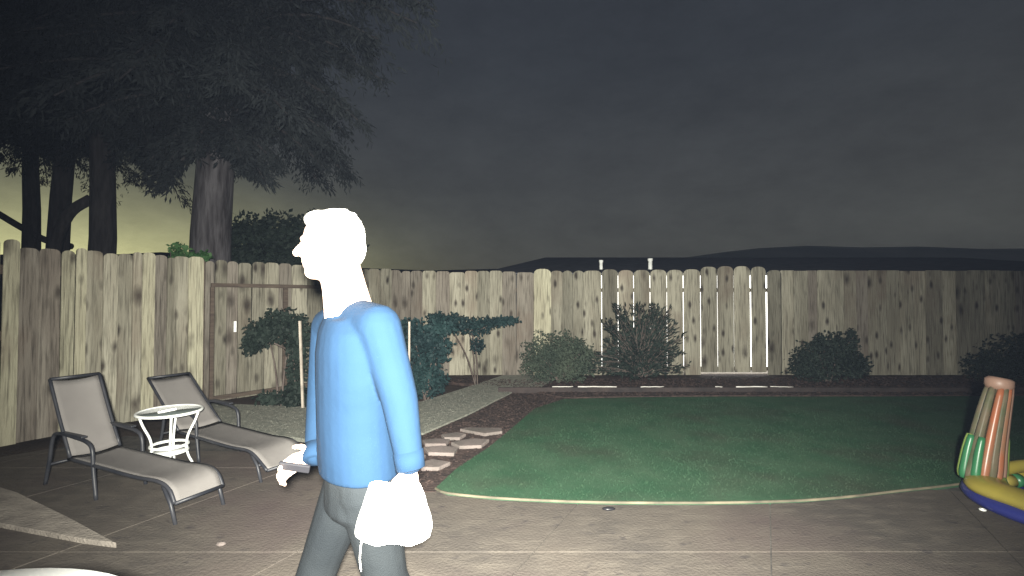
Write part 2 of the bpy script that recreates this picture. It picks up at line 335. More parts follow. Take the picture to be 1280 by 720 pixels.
# gravel relief and bark chips (uncountable)
def scatter(name, poly, n, size, m, z, label, cat, flat=.5):
    pa = np.array(poly); c = rng.uniform(pa.min(0), pa.max(0), (n * 4, 2)); c = c[inside(c, poly)][:n]; n = len(c)
    q_ = rng.normal(0, 1, (n, 4, 3)); q_ /= np.linalg.norm(q_, axis=2, keepdims=True); s_ = rng.uniform(.5, 1, (n, 1, 1)) * size
    tet = q_ * s_ * np.array([1, 1, flat]); tet[:, :, 0] += c[:, None, 0]; tet[:, :, 1] += c[:, None, 1]; tet[:, :, 2] += z
    v = tet[:, [0, 1, 2, 0, 1, 3, 0, 2, 3, 1, 2, 3]]
    return tag(tri_mesh(name, v.reshape(-1, 3), m), label, cat, kind='stuff')
scatter('gravel', [(v_.x, v_.y) for v_ in gp], 9000, .010, M['gravel'], .033, 'loose pale gravel on the path along the left fence', 'gravel')
bedpoly = [(v_.x, v_.y) for v_ in bed] + [(12, 8.5), (-1.4, 8.0)]
scatter('bark_chips', bedpoly, 14000, .03, M['mulch'], .034, 'dark bark chips covering the bed below the back fence', 'bark chips')
scatter('mulch_chips', [(v_.x, v_.y) for v_ in ms], 5000, .022, M['mulch'], .015, 'dark bark chips around the flagstones by the lawn', 'bark chips')
# bed border
for nm, x0, x1, lb in (('timber_edging', -.2, 4.4, 'dark low timber edging along the front of the back bed, middle length'), ('timber_edging', 4.41, 11.5, 'dark low timber edging along the front of the back bed, right length')):
    o = MB().box(((x0 + x1) / 2, 7.02, .045), (x1 - x0, .045, .10)).build(nm, M['timber'], bevel=.006); tag(o, lb, 'edging', 'timber edging of the back bed')
hz = empty('edging_glints', (2.4, 7.0, .1), 0, 'white glints along the top of the dark bed edging, shaped as thin tubes', 'glint')  # glints on the bed edging, put in as thin white tubes
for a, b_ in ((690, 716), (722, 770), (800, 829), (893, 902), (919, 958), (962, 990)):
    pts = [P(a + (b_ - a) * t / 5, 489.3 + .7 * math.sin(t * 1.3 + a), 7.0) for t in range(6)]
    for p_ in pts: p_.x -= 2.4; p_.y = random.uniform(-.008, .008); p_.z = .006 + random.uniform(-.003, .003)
    MB().tube(pts, .006 if b_ - a < 30 else .009, 6).build('glint_length', M['glint'], hz)
# flagstones
FL = [([(575, 540), (583, 538), (627, 538.5), (628, 543), (606, 546)], 1), ([(552, 547), (572, 544), (583, 546), (575, 551), (556, 551)], 2),
      ([(528, 554), (545, 552), (563, 553), (558, 559), (532, 559)], 3), ([(564, 557), (590, 552), (612, 553), (602, 561), (575, 562)], 4),
      ([(530, 563), (552, 561), (573, 563), (568, 571), (536, 570)], 5), ([(508, 573), (522, 570), (533, 573), (527, 580), (510, 579)], 6),
      ([(524, 583), (541, 578), (564, 582), (549, 589), (527, 589)], 7), ([(492, 584), (508, 581), (519, 585), (510, 592), (494, 591)], 8)]
fl_lab = ['farthest flagstone, long and pinkish, at the lawn end of the steps', 'small pale flagstone just nearer than the farthest long one', 'flagstone at the gravel side in the third row of the stepping stones',
          'flagstone at the lawn side in the third row of the stepping stones', 'wide flagstone in the middle of the stepping stone run', 'narrow flagstone close behind the person in the blue shirt',
          'nearest diamond shaped flagstone at the corner of the lawn', 'flagstone nearest the person, beside the diamond shaped one']
for (pp, i), lb in zip(FL, fl_lab):
    w_ = [G(*p) for p in pp]; cx = sum((v_ for v_ in w_), Vector()) / len(w_)
    o = MB().prism([(v_.x - cx.x, v_.y - cx.y) for v_ in w_], 0, .035).build('flagstone', M['flag'], bevel=.008); o.location = (cx.x, cx.y, .008)
    tag(o, lb, 'flagstone', 'flagstones beside the lawn')
o = MB().prism([(v_.x, v_.y) for v_ in (G(-60, 596), G(0, 611), G(26, 619), G(90, 650), G(151, 683), G(110, 678), G(0, 657), G(-90, 645))], .004, .035).build('concrete_slab', M['pale_slab'], bevel=.004)
tag(o, 'pale pointed concrete slab lying on the patio in front of the nearer lounger', 'slab')

# ------------------------------------------------------------------ fences
def board_mesh(w, h, th, round_=.06, ear=3):
    r = min(round_, w * .48); pts = [(-w / 2, 0), (w / 2, 0)]
    for k in range(ear + 1):
        g = math.pi / 2 * k / ear; pts.append((w / 2 - r + r * math.cos(g), h - r * .8 + r * .8 * math.sin(g)))
    for k in range(ear + 1):
        g = math.pi / 2 * (1 + k / ear); pts.append((-w / 2 + r + r * math.cos(g), h - r * .8 + r * .8 * math.sin(g)))
    n = len(pts)
    vs = [(x, -th / 2, z) for x, z in pts] + [(x, th / 2, z) for x, z in pts]
    return MB().add(vs, [tuple(range(n)), tuple(range(n, 2 * n))[::-1]] + [(i, i + n, (i + 1) % n + n, (i + 1) % n) for i in range(n)])
class Run:
    def __init__(s, p0, p1, root):
        s.p0 = Vector((*p0, 0)); s.d = (Vector((*p1, 0)) - s.p0).normalized(); s.n = Vector((s.d.y, -s.d.x, 0)); s.root = root
        s.ang = math.atan2(s.d.y, s.d.x); root.location = s.p0; root.rotation_euler.z = s.ang
    def t(s, px):                       # distance along the fence seen at photo column px
        k = (px - 640) / 600; return (k * s.p0.y - s.p0.x) / (s.d.x - k * s.d.y)
    def board(s, t0, t1, m, proud=0, h=1.88, z=.02, th=.02, rnd=.05, lean=None):
        o = board_mesh(t1 - t0, h, th, rnd).build('fence_board', M[m], s.root)
        o.location = ((t0 + t1) / 2, -proud, z); o.rotation_euler = (0, random.gauss(0, .003) if lean is None else lean, 0); return o
    def box(s, name, t0, t1, z0, z1, proud, th, m, parent=None):
        o = MB().box(((t1 - t0) / 2, 0, (z1 - z0) / 2), (t1 - t0, th, z1 - z0)).build(name, M[m], s.root, bevel=.004); o.location = (t0, -proud, z0); return o
A0, A1, C1 = (-5.85, 2.62), (-3.85, 6.1), (-1.96, 8.42)
fa = Run(A0, A1, empty('wooden_fence', label='weathered cedar board fence on the left, behind the two loungers', cat='fence'))
edges = [-160, -110, -70, -35, 0, 22]
for a, b_ in zip(edges[:-1], edges[1:]): fa.board(fa.t(a) + .004, fa.t(b_) - .004, 'cedar_pale', .035 if b_ == 22 else random.choice((0, .03)), 1.93)
lst = [(22, 49, 'cedar_dark', 0), (48, 75, 'cedar_dark', .004), (74, 91, 'cedar_pale', .03), (92, 106, 'cedar_pale', .025), (105, 128, 'cedar', 0), (127, 146, 'cedar', .02), (146, 165, 'cedar', 0), (164, 176, 'cedar', .022),
       (176, 192, 'cedar_pale', .024), (191, 208, 'cedar_dark', 0), (207, 216, 'cedar', .02), (215, 235, 'cedar', 0), (234, 253, 'cedar_pale', .025)]
for a, b_, m_, pr in lst: fa.board(fa.t(a) + .002, fa.t(b_) - .002, m_, pr, 1.88 + random.uniform(-.025, .02))
for z_ in (.3, 1.0, 1.62): fa.box('rail', fa.t(-160), fa.t(253), z_, z_ + .09, -.03, .04, 'rail')
for px in (-140, 22, 250): fa.box('post', fa.t(px) - .05, fa.t(px) + .05, 0, 1.8, -.10, .09, 'rail')
gt = Run(A1, C1, empty('garden_gate', label='wooden gate with dark top rail and upright, behind the farther lounger', cat='gate'))
gl_ = [(256, 268, 'cedar_dark', 0), (268, 283, 'cedar', .004), (283, 297, 'cedar_dark', 0), (297, 314, 'cedar', .01), (314, 330, 'cedar', 0), (330, 348, 'cedar', .008), (348, 364, 'cedar_dark', 0), (364, 384, 'cedar', .005), (384, 403, 'cedar', 0)]
for a, b_, m_, pr in gl_: gt.board(gt.t(a) + .004, gt.t(b_) - .004, m_, pr, 1.80 + random.uniform(-.02, .02), z=.075)
gt.box('top_rail', gt.t(262), gt.t(402), 1.535, 1.585, .045, .035, 'rail'); gt.box('bottom_shade_rail', gt.t(262), gt.t(402), .10, .15, .045, .035, 'rail')  # bottom rail put in dark for the shade under the gate
gt.box('stile', gt.t(261), gt.t(266), .075, 1.533, .046, .035, 'rail'); gt.box('stile', gt.t(352), gt.t(358), .152, 1.533, .046, .03, 'rail')
gt.box('post', gt.t(254), gt.t(257), 0, 1.86, -.05, .09, 'rail')
# latch
gt_l = MB().box((0, 0, 0), (.03, .02, .14)).build('latch', M['white'], gt.root); gt_l.location = (gt.t(293), -.03, 1.02)
fb = Run(A1, C1, empty('wooden_fence', label='short length of fence between the gate and the back corner, behind the person', cat='fence'))
for a in range(404, 500, 14): fb.board(fb.t(a) + .002, fb.t(min(a + 14, 500)) - .002, random.choice(('cedar', 'cedar_dark', 'cedar')), random.choice((0, .02)), 1.86 + random.uniform(-.02, .02))
for z_ in (.3, 1.5): fb.box('rail', fb.t(404), fb.t(499), z_, z_ + .09, -.03, .04, 'rail')
off = fb.t(404)
bk = Run((-1.96, 8.55), (11.2, 8.55), empty('wooden_fence', label='long cedar fence across the back with bright light showing through its gaps', cat='fence'))
pxs = [488, 503, 514, 528, 545, 562, 581, 597, 612, 628, 645, 666]
for i, (a, b_) in enumerate(zip(pxs[:-1], pxs[1:])):
    bk.board(bk.t(a) + .001, bk.t(b_) - .001, ('cedar_dark', 'cedar_dark', 'cedar_dark', 'cedar', 'cedar_dark', 'cedar', 'cedar', 'cedar', 'cedar', 'cedar_dark', 'cedar_dark')[i], (0, .02)[i % 2], 1.84 + random.uniform(-.015, .02))
bk.board(bk.t(667), bk.t(688.5), 'cedar_pale', .03, 1.89, rnd=.11)
for a, b_, m_, pr in ((688, 704, 'cedar', 0), (703, 716, 'cedar', .02), (716, 730, 'cedar', 0), (729, 751.5, 'cedar', .02)): bk.board(bk.t(a), bk.t(b_), m_, pr, 1.86, rnd=.09)
gx = [752, 772.5, 792, 812.5, 833.5, 854, 875.5, 896.5, 917, 938, 957.5]
gw = [.7, .75, .7, .75, .7, .9, .85, .8, 1.2, 1.7, 1.2]
for i in range(10):
    bk.board(bk.t(gx[i]) + gw[i] / 140, bk.t(gx[i + 1]) - gw[i + 1] / 140, 'cedar', 0, 1.875 + random.uniform(-.01, .012), z=.075 if i in (6, 7, 8, 9) else .02, rnd=.10, lean=random.uniform(-.0008, .0008))
bk.board(bk.t(957.5) + .018, bk.t(976), 'cedar', 0, 1.87, rnd=.09)
px = 976; i = 0
while px < 1400:
    w_ = random.choice((13, 16, 19, 21)); bk.board(bk.t(px) - .010, bk.t(px + w_) + .010, random.choice(('cedar', 'cedar', 'cedar_dark', 'cedar')), (0, .024)[i % 2], 1.86 + random.uniform(-.006, .008), rnd=.02); px += w_; i += 1
for z_ in (.10, 1.50): bk.box('rail', bk.t(490), bk.t(1395), z_, z_ + .07, -.035, .04, 'rail')
for px in (500, 666, 976, 1180, 1390): bk.box('post', bk.t(px) - .05, bk.t(px) + .05, 0, 1.75, -.11, .09, 'rail')

# ------------------------------------------------------------------ neighbour's house behind the back fence
hs = empty('neighbour_house', (4, 9.12, 0), 0, "neighbour's low dark house beyond the back fence with lit glass doors", 'house')
np_ = MB().box((5, 8.88, .01), (9, .48, .06)).build('bounce_strip', M['pale_slab']); np_['kind'] = 'structure'  # added pale strip, bounces the pane light under the raised boards
MB().box((2.2, 2.6, .92), (12.4, 5.0, 1.84)).build('wall', M['stucco'], hs)
rf = MB(); rf.add([(-4.6, -.02, 1.87), (9.4, -.02, 1.87), (9.4, 5.2, 2.60), (-3.0, 5.2, 2.60), (-4.6, 6.6, 1.88), (9.4, 6.6, 1.88), (-4.6, -.02, 1.845), (9.4, -.02, 1.845), (-4.6, 6.6, 1.845), (9.4, 6.6, 1.845)],
    [(0, 1, 2, 3), (3, 2, 5, 4), (0, 3, 4), (0, 6, 7, 1), (6, 8, 9, 7), (4, 5, 9, 8), (1, 7, 9, 5, 2), (0, 4, 8, 6)])
roof = rf.build('roof', M['roof'], hs)
for k in range(3):
    x0 = -2.62 + k * 1.45; w_ = MB().box((x0 + .7, .085, .92), (1.42, .04, 1.82)).build('window', M['white'], hs)
    MB().box((x0 + .7, .055, .92), (1.38, .012, 1.80)).build('pane', M['lit'], w_)
def vent(px, top, r_, lab):
    p_ = P(px, top, 9.95); o = empty('vent_pipe', (p_.x, p_.y, 1.9), 0, lab, 'vent pipe', 'vent pipes on the roof beyond the fence')
    hh = p_.z - 1.9; MB().lathe([(r_, 0), (r_, hh - .05)], 12).build('pipe', M['white'], o); MB().lathe([(r_ * 1.25, hh - .05), (r_ * 1.25, hh)], 12).build('cap', M['white'], o)
vent(751.5, 325, .035, 'left white vent pipe standing above the back fence'); vent(813, 323, .042, 'right white vent pipe standing above the back fence')
o = MB().ball((0, 0, 0), (.045, .045, .03)).build('post_cap', M['white']); o.location = P(948, 337.5, 8.7); tag(o, 'tiny white knob just above the top of the back fence', 'post cap')
# hills
def hill(name, prof, Y, m, depth):
    prof = [(a, b_) for a, b_ in prof]; fr = []; 
    for a, b_ in prof:
        p_ = P(a, b_, Y); fr.append((p_.x, Y, p_.z))
    n = len(fr); vs = [(x, y - depth, -.5) for x, y, z in fr] + fr + [(x, y + depth * .8, -.5) for x, y, z in fr]
    fs = [(i + r_ * n, i + 1 + r_ * n, i + 1 + (r_ + 1) * n, i + (r_ + 1) * n) for r_ in (0, 1) for i in range(n - 1)]
    o = MB().add(vs, fs, True).build(name, m); o['kind'] = 'structure'
hill('hills', [(640, 350), (720, 342), (790, 330), (835, 325), (870, 320), (905, 315), (950, 310), (1010, 307), (1080, 309), (1150, 308), (1230, 311), (1320, 310), (1450, 300), (1600, 350)], 60, M['hill'], 30)
def _tree_line():
    pr = [(-600, 335), (-200, 322), (0, 318), (60, 316), (120, 319), (200, 315), (250, 318), (330, 322), (430, 334), (480, 336), (540, 338), (620, 336), (700, 337)]
    hill('hills', pr, 70, M['roof'], 20)
_tree_line()

# ------------------------------------------------------------------ vegetation
def leafmesh(name, cen, mat_, parent, length, width, droop=0.0, dirs=None, jit=.6):
    n = len(cen); d = rng.normal(0, 1, (n, 3)) if dirs is None else dirs + rng.normal(0, jit, (n, 3))
    d[:, 2] -= droop; d /= np.linalg.norm(d, axis=1, keepdims=True)
    s_ = np.cross(d, rng.normal(0, 1, (n, 3))); s_ /= np.linalg.norm(s_, axis=1, keepdims=True)
    l = rng.uniform(.6, 1.2, (n, 1)) * length; w_ = rng.uniform(.7, 1.2, (n, 1)) * width
    v = np.zeros((n, 4, 3)); v[:, 0] = cen; v[:, 1] = cen + d * l * .5 + s_ * w_; v[:, 2] = cen + d * l; v[:, 3] = cen + d * l * .5 - s_ * w_
    return tri_mesh(name, v.reshape(-1, 3), mat_, parent, True)
def conifer(base, r0, height, z_crown, rad, lab, lean=(0, 0), nb=95, seed=1, extra=(), bark='bark', density=1.0, dens_top=9.5, flare=1.5):
    global rng; keep = rng; rng = np.random.default_rng(seed)
    t = empty('conifer_tree', (*base, 0), 0, lab, 'tree', 'conifers beyond the left fence')
    pts = []; rs = []
    for k in range(14):
        f = k / 13; pts.append((lean[0] * f * height + .06 * math.sin(k * 1.3 + seed), lean[1] * f * height, f * height)); rs.append(r0 * (flare if k == 0 else 1) * (1 - f * .85) + .02)
    MB().tube(pts, rs, 18).build('trunk', M[bark], t)
    C_ = []; D_ = []; bm_ = MB(); brs = []
    for k in range(nb):
        z0 = z_crown + (min(height, dens_top) - z_crown) * (k / nb) ** 1.05; az_ = rng.uniform(0, 2 * math.pi)
        ln_ = rad * (1 - .5 * (z0 - z_crown) / (height - z_crown)) * rng.uniform(.55, 1.1); brs.append((Vector((lean[0] * z0, lean[1] * z0, z0)), az_, ln_, rng.uniform(.0, .35)))
    for e_ in extra: brs.append(e_)
    for st, az_, ln_, up in brs:
        d0 = Vector((math.cos(az_), math.sin(az_), up)); P_ = []
        for i in range(9):
            f = i / 8; P_.append(st + Vector((d0.x * ln_ * f, d0.y * ln_ * f, ln_ * (up * f - .5 * f * f))))
        bm_.tube(P_, [.045 * (1 - i / 9) + .006 for i in range(9)], 5, cap=False)
        for i in range(1, 9):
            a = np.array(P_[i - 1]); b2 = np.array(P_[i]); side = np.array([-d0.y, d0.x, 0])
            for q_ in range(int(5 * density)):
                o_ = a + (b2 - a) * rng.random(); sgn = rng.choice((-1, 1)); tl = rng.uniform(.25, .75) * (1.1 - i / 14) * ln_ / 3
                for m_ in range(10):
                    f = (m_ + rng.random()) / 10; pt = o_ + side * sgn * tl * f + np.array([d0.x, d0.y, 0]) * tl * f * .5 + np.array([0, 0, -tl * f * f * rng.uniform(.5, 1.3)])
                    C_.append(pt + rng.normal(0, .04, (3,))); D_.append(side * sgn * .5 + np.array([d0.x, d0.y, 0]) * .4)
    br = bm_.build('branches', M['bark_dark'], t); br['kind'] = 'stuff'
    cr = np.repeat(np.array(C_), 3, 0) + rng.normal(0, .035, (len(C_) * 3, 3)); dd = np.repeat(np.array(D_), 3, 0)
    o = leafmesh('crown', cr, M['needle'], t, .16, .016, droop=.9, dirs=dd, jit=.5)
    rng = keep; return t
def br_to(base, p_, z0, up=.25):        # a branch from the trunk at height z0 that ends near p_
    dx, dy = p_.x - base[0], p_.y - base[1]; ln_ = math.hypot(dx, dy); return (Vector((0, 0, z0)), math.atan2(dy, dx), ln_, (p_.z - z0) / ln_ + .5)
b1 = (-5.62, 9.0)
ex = [br_to(b1, P(x, y, Y), z0) for x, y, Y, z0 in ((520, 25, 7.2, 6.3), (545, 10, 7.0, 6.8), (470, 45, 7.5, 6.2), (330, 225, 8.3, 4.4), (345, 205, 8.6, 4.6), (310, 215, 8.5, 4.5), (400, 205, 8.8, 5.0), (420, 190, 9, 5.2), (200, 235, 8.5, 4.6), (188, 228, 8.7, 4.7), (180, 205, 8.8, 4.9), (300, 195, 7.6, 4.6), (240, 190, 7.9, 4.8), (440, 140, 8.5, 5.6), (480, 100, 8.2, 6))]
conifer(b1, .36, 17, 4.9, 3.3, 'large conifer with thick grey trunk, nearest and rightmost of the row', nb=135, seed=3, extra=ex, flare=1.45)
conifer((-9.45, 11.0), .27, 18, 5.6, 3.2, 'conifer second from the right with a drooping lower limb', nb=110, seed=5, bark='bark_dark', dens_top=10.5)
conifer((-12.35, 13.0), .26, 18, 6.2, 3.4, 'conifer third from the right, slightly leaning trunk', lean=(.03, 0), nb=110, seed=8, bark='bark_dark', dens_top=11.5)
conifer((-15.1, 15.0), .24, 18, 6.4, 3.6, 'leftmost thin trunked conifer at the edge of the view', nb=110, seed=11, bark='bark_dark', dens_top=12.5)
for o in list(COL.objects):
    if o.name.startswith('trunk') and o.parent:
        if 'second' in o.parent['label']:
            l_ = MB().tube(arc([(-.15, -.1, 3.65), (-.5, -.2, 3.35), (-.75, -.2, 2.9), (-.88, -.2, 2.4), (-.95, -.2, 2.0)], 4), .12, 8).build('limb', M['bark_dark'], o.parent)
        if 'leftmost' in o.parent['label']:
            l_ = MB().tube(arc([(-1.6, -.3, 4.5), (-.8, -.2, 4.0), (-.2, -.1, 3.6), (.5, 0, 3.2), (1.3, 0, 3.0)], 4), .10, 8).build('limb', M['bark_dark'], o.parent)
def lobes(cs, n):
    out = []
    for c_, r_ in cs:
        k = int(n * (r_[0] * r_[1] * r_[2]) ** (1 / 2.2) / sum((q_[1][0] * q_[1][1] * q_[1][2]) ** (1 / 2.2) for q_ in cs)); v = rng.normal(0, 1, (k, 3)); v /= np.linalg.norm(v, axis=1, keepdims=True)
        v *= (rng.random((k, 1)) ** .4) * (1 + .22 * np.sin(v[:, :1] * 9) * np.cos(v[:, 2:3] * 8)); out.append(v * np.array(r_) + np.array(c_))
    return np.concatenate(out)
def shrub(name, base, cs, n, m, lab, leaf=(.05, .014), stems=6, cat='shrub', droop=0, group='shrubs in front of the back fence', branches=()):
    t = empty(name, base, 0, lab, cat, group); sm = MB()
    for i in range(stems):
        c_, r_ = cs[i % len(cs)]; e_ = Vector(c_) + Vector((random.uniform(-.6, .6) * r_[0], random.uniform(-.6, .6) * r_[1], random.uniform(0, .6) * r_[2]))
        sm.tube(arc([(random.uniform(-.04, .04), random.uniform(-.04, .04), -.02), (e_.x * .4, e_.y * .4, e_.z * .5), e_], 4), [.016 - .0013 * j for j in range(9)], 5)
    for b_ in branches: sm.tube(arc(b_, 4), .012, 5)
    sm.build('stem', M['stem'], t)
    leafmesh('foliage', lobes(cs, n), m, t, leaf[0], leaf[1], droop=droop); return t
# round clipped shrub
p_ = G(697, 478); shrub('shrub', (p_.x, 7.85, .03), [((0, 0, .42), (.58, .45, .42)), ((-.2, 0, .3), (.4, .4, .32)), ((.25, 0, .35), (.42, .4, .36))], 9000, M['leaf_grey'], 'round grey-green bush left of the spiky shrub by the back fence', (.05, .012))
# spiky shrub
t = empty('shrub', (2.02, 7.6, .03), 0, 'tall spiky dark shrub in front of the glowing fence gaps', 'shrub', 'shrubs in front of the back fence'); sm = MB(); C_ = []; D_ = []
for i in range(190):
    az_ = random.uniform(0, 6.28); elv = random.uniform(.0, 1.35); ln_ = random.uniform(.5, 1.0) * (.86 if elv < .6 else 1.12)
    if random.random() < .1: ln_ *= 1.12
    d0 = np.array([math.cos(az_) * math.cos(elv) * .92, math.sin(az_) * math.cos(elv) * .6, math.sin(elv)]); st = np.array([random.uniform(-.1, .1), random.uniform(-.1, .1), .12 + random.uniform(0, .35)])
    if st[2] + d0[2] * ln_ > 1.25: ln_ = (1.25 - st[2]) / d0[2]
    en = st + d0 * ln_; sm.tube([st, st + d0 * ln_ * .5 + np.array([0, 0, .03]), en], [.008, .006, .003], 4, cap=False)
    for k in range(46):
        f = random.random() ** .8; C_.append(st + d0 * ln_ * f + rng.normal(0, .022, 3)); D_.append(d0 * 1.2)
sm.build('stem', M['stem'], t); leafmesh('foliage', np.array(C_), M['leaf'], t, .085, .011, dirs=np.array(D_), jit=.5)
p_ = G(1035, 478); shrub('shrub', (5.15, 7.9, .03), [((0, 0, .32), (.52, .4, .34)), ((-.25, 0, .25), (.35, .35, .25)), ((.2, 0, .5), (.3, .25, .3)), ((.45, 0, .65), (.07, .07, .22)), ((.5, 0, .25), (.2, .2, .22)), ((-.1, 0, .6), (.1, .1, .18))], 6500, M['leaf'], 'low dark leafy bush right of the spiky shrub by the back fence', (.06, .015))
shrub('shrub', (8.3, 7.7, .03), [((0, 0, .38), (.75, .5, .42)), ((.7, 0, .5), (.8, .5, .5)), ((-.6, 0, .25), (.4, .4, .25)), ((1.6, 0, .45), (.7, .5, .5))], 9000, M['leaf'], 'wide dark bush at the shadowy right end of the back fence', (.06, .015))
# small tree with a spreading canopy
p_ = P(597, 470, 7.6)
shrub('small_tree', (p_.x, 7.6, .02), [((-.45, 0, .98), (.32, .3, .16)), ((-.05, 0, .93), (.35, .3, .14)), ((.3, 0, 1.0), (.22, .2, .07)), ((.5, 0, 1.02), (.18, .15, .05)), ((-.65, 0, 1.05), (.15, .15, .1)), ((0, 0, .62), (.10, .09, .12))], 3000, M['leaf_blue'],
      'small tree with a flat spreading dark canopy in the back left corner', (.06, .018), 2, 'tree', .2, 'young trees along the left fence', [((0, 0, 0), (-.02, 0, .5), (-.1, 0, .9)), ((-.1, 0, .8), (.2, 0, .95), (.5, 0, 1.03)), ((-.1, 0, .8), (-.4, 0, 1.0)), ((0, 0, .9), (.02, 0, .6))])
# leafy plant just right of the person
p_ = G(535, 500)
shrub('small_tree', (p_.x - .02, p_.y, .02), [((-.12, 0, .85), (.24, .22, .22)), ((.12, 0, .72), (.22, .2, .3)), ((-.1, 0, .4), (.2, .2, .38)), ((.05, 0, .25), (.25, .2, .22)), ((.25, 0, .98), (.2, .15, .08)), ((-.3, 0, .98), (.15, .15, .12))], 4200, M['leaf_blue'],
      'tall leafy blue-green plant just right of the person in blue', (.07, .02), 6, 'tree', .3, 'young trees along the left fence')
o = MB().box((0, 0, .55), (.022, .022, 1.1)).build('garden_stake', M['stake']); a_ = P(512, 470, 6.0); o.location = (a_.x, 6.0, 0); tag(o, 'pale wooden stake in the plant just right of the person', 'stake', 'stakes holding up the young plants')
# plant left of the person, in front of the gate
p_ = P(352, 510, 6.15)
shrub('small_tree', (p_.x, 6.15, .02), [((.03, 0, 1.02), (.32, .2, .22)), ((-.25, 0, .92), (.2, .18, .18)), ((-.38, 0, .78), (.12, .12, .12)), ((.22, 0, .85), (.15, .15, .3)), ((.2, 0, .45), (.10, .12, .4)), ((.2, 0, .12), (.2, .15, .14)), ((-.05, 0, .1), (.25, .12, .08))], 4600, M['leaf'],
      'young tree with a bushy dark head in front of the gate, left of the person', (.07, .02), 2, 'tree', .3, 'young trees along the left fence', [((.18, 0, 0), (.17, 0, .5), (.1, 0, .95)), ((.12, 0, .7), (-.2, 0, .85))])
a_ = P(380, 510, 6.0); o = MB().box((0, 0, .55), (.026, .026, 1.12)).build('garden_stake', M['stake']); o.location = (a_.x, 6.0, 0); o.rotation_euler = (0, R(-2.5), 0); tag(o, 'pale wooden stake in the young tree left of the person', 'stake', 'stakes holding up the young plants')
# round dark tree and a green sprig beyond the left fence
p_ = P(345, 300, 10.2)
shrub('round_tree', (p_.x, 10.2, 0), [((0, 0, 2.35), (1.15, .9, .85)), ((-.55, 0, 2.2), (.8, .7, .85)), ((.55, 0, 2.3), (.7, .6, .75)), ((.85, 0, 3.0), (.22, .2, .22)), ((1.2, 0, 2.5), (.6, .5, .6))], 15000, M['leaf'], 'dense round dark tree beyond the gate, right of the thick trunk', (.13, .035), 5, 'tree', 0, 'trees beyond the left fence')
p_ = P(222, 316, 7.4)
shrub('climbing_vine', (p_.x, 7.4, 0), [((0, 0, 2.12), (.14, .12, .14)), ((.2, 0, 2.02), (.16, .1, .09)), ((.4, 0, 2.04), (.1, .1, .07)), ((.1, 0, 1.8), (.3, .1, .2))], 900, M['leaf_green'], 'small bright green sprig peeking over the left fence by the trunk', (.07, .022), 3, 'vine', 0, None)

# ------------------------------------------------------------------ loungers
def lounger(loc, rz, lab, back_dx, back_z, seat=.92, W_=.40, zs=.25):
    t = empty('sun_lounger', (*loc, 0), rz, lab, 'sun lounger', 'grey sling sun loungers'); m = M['frame']
    hx = -.30; tx = hx - back_dx; ex_ = seat
    for y in (0, W_):
        MB().tube(arc([(tx, y, back_z), (tx + back_dx * .5, y, (back_z + zs) / 2 + .01), (hx + .02, y, zs + .01)], 5), .012, 8).build('back_rail', m, t)
        MB().tube(arc([(hx, y, zs), (.1, y, zs - .005), (.5, y, zs - .01), (.74, y, zs), (.86, y, zs - .03), (ex_, y, zs - .11)], 5), .012, 8).build('seat_rail', m, t)
        arm = arc([(-.62, y, .0), (-.56, y, .2), (-.52, y, .36), (-.44, y, .405), (-.2, y, .40), (-.06, y, .385), (0, y, .34), (.02, y, .2), (.06, y, .0)], 5)
        MB().tube(arm, .013, 8).build('arm', m, t)
        MB().box((-.25, y, .418), (.30, .035, .014)).build('armrest', m, t, bevel=.004)
        MB().tube([(.80, y, zs - .02), (.88, y, .12), (.93, y, 0)], .012, 8).build('leg', m, t)
    MB().tube([(ex_, 0, zs - .11), (ex_, W_, zs - .11)], .012, 8).build('cross_bar', m, t)
    MB().tube([(tx, 0, back_z), (tx, W_, back_z)], .012, 8).build('cross_bar', m, t)
    MB().tube([(.88, 0, .12), (.88, W_, .12)], .010, 8).build('cross_bar', m, t); MB().tube([(-.57, 0, .16), (-.57, W_, .16)], .010, 8).build('cross_bar', m, t)
    def sheet(name, path):
        mb = MB(); n = 9; vs = []
        for p in path:
            for k in range(n): f = k / (n - 1); vs.append((p.x, .006 + (W_ - .012) * f, p.z - .016 * math.sin(math.pi * f)))
        fs = [(i * n + k, (i + 1) * n + k, (i + 1) * n + k + 1, i * n + k + 1) for i in range(len(path) - 1) for k in range(n - 1)]
        mb.add(vs, fs, True); o = mb.build(name, M['sling'], t); s_ = o.modifiers.new('solid', 'SOLIDIFY'); s_.thickness = .004; return o
    sheet('back_sling', arc([(tx + .005, 0, back_z - .01), (tx + back_dx * .5, 0, (back_z + zs) / 2 + .008), (hx + .02, 0, zs + .022)], 6))
    sheet('seat_sling', arc([(hx + .02, 0, zs + .012), (.1, 0, zs + .008), (.5, 0, zs + .004), (.74, 0, zs + .013), (.86, 0, zs - .018), (ex_, 0, zs - .10)], 6))
    return t
lounger((-2.92, 3.36), R(-24), 'nearer grey sling lounger with raised back, left of the white table', .28, .79, W_=.31, zs=.24)
lounger((-2.70, 4.12), R(-30), 'farther grey sling lounger behind the white table, in front of the gate', .55, .64, seat=1.0, W_=.36, zs=.215)

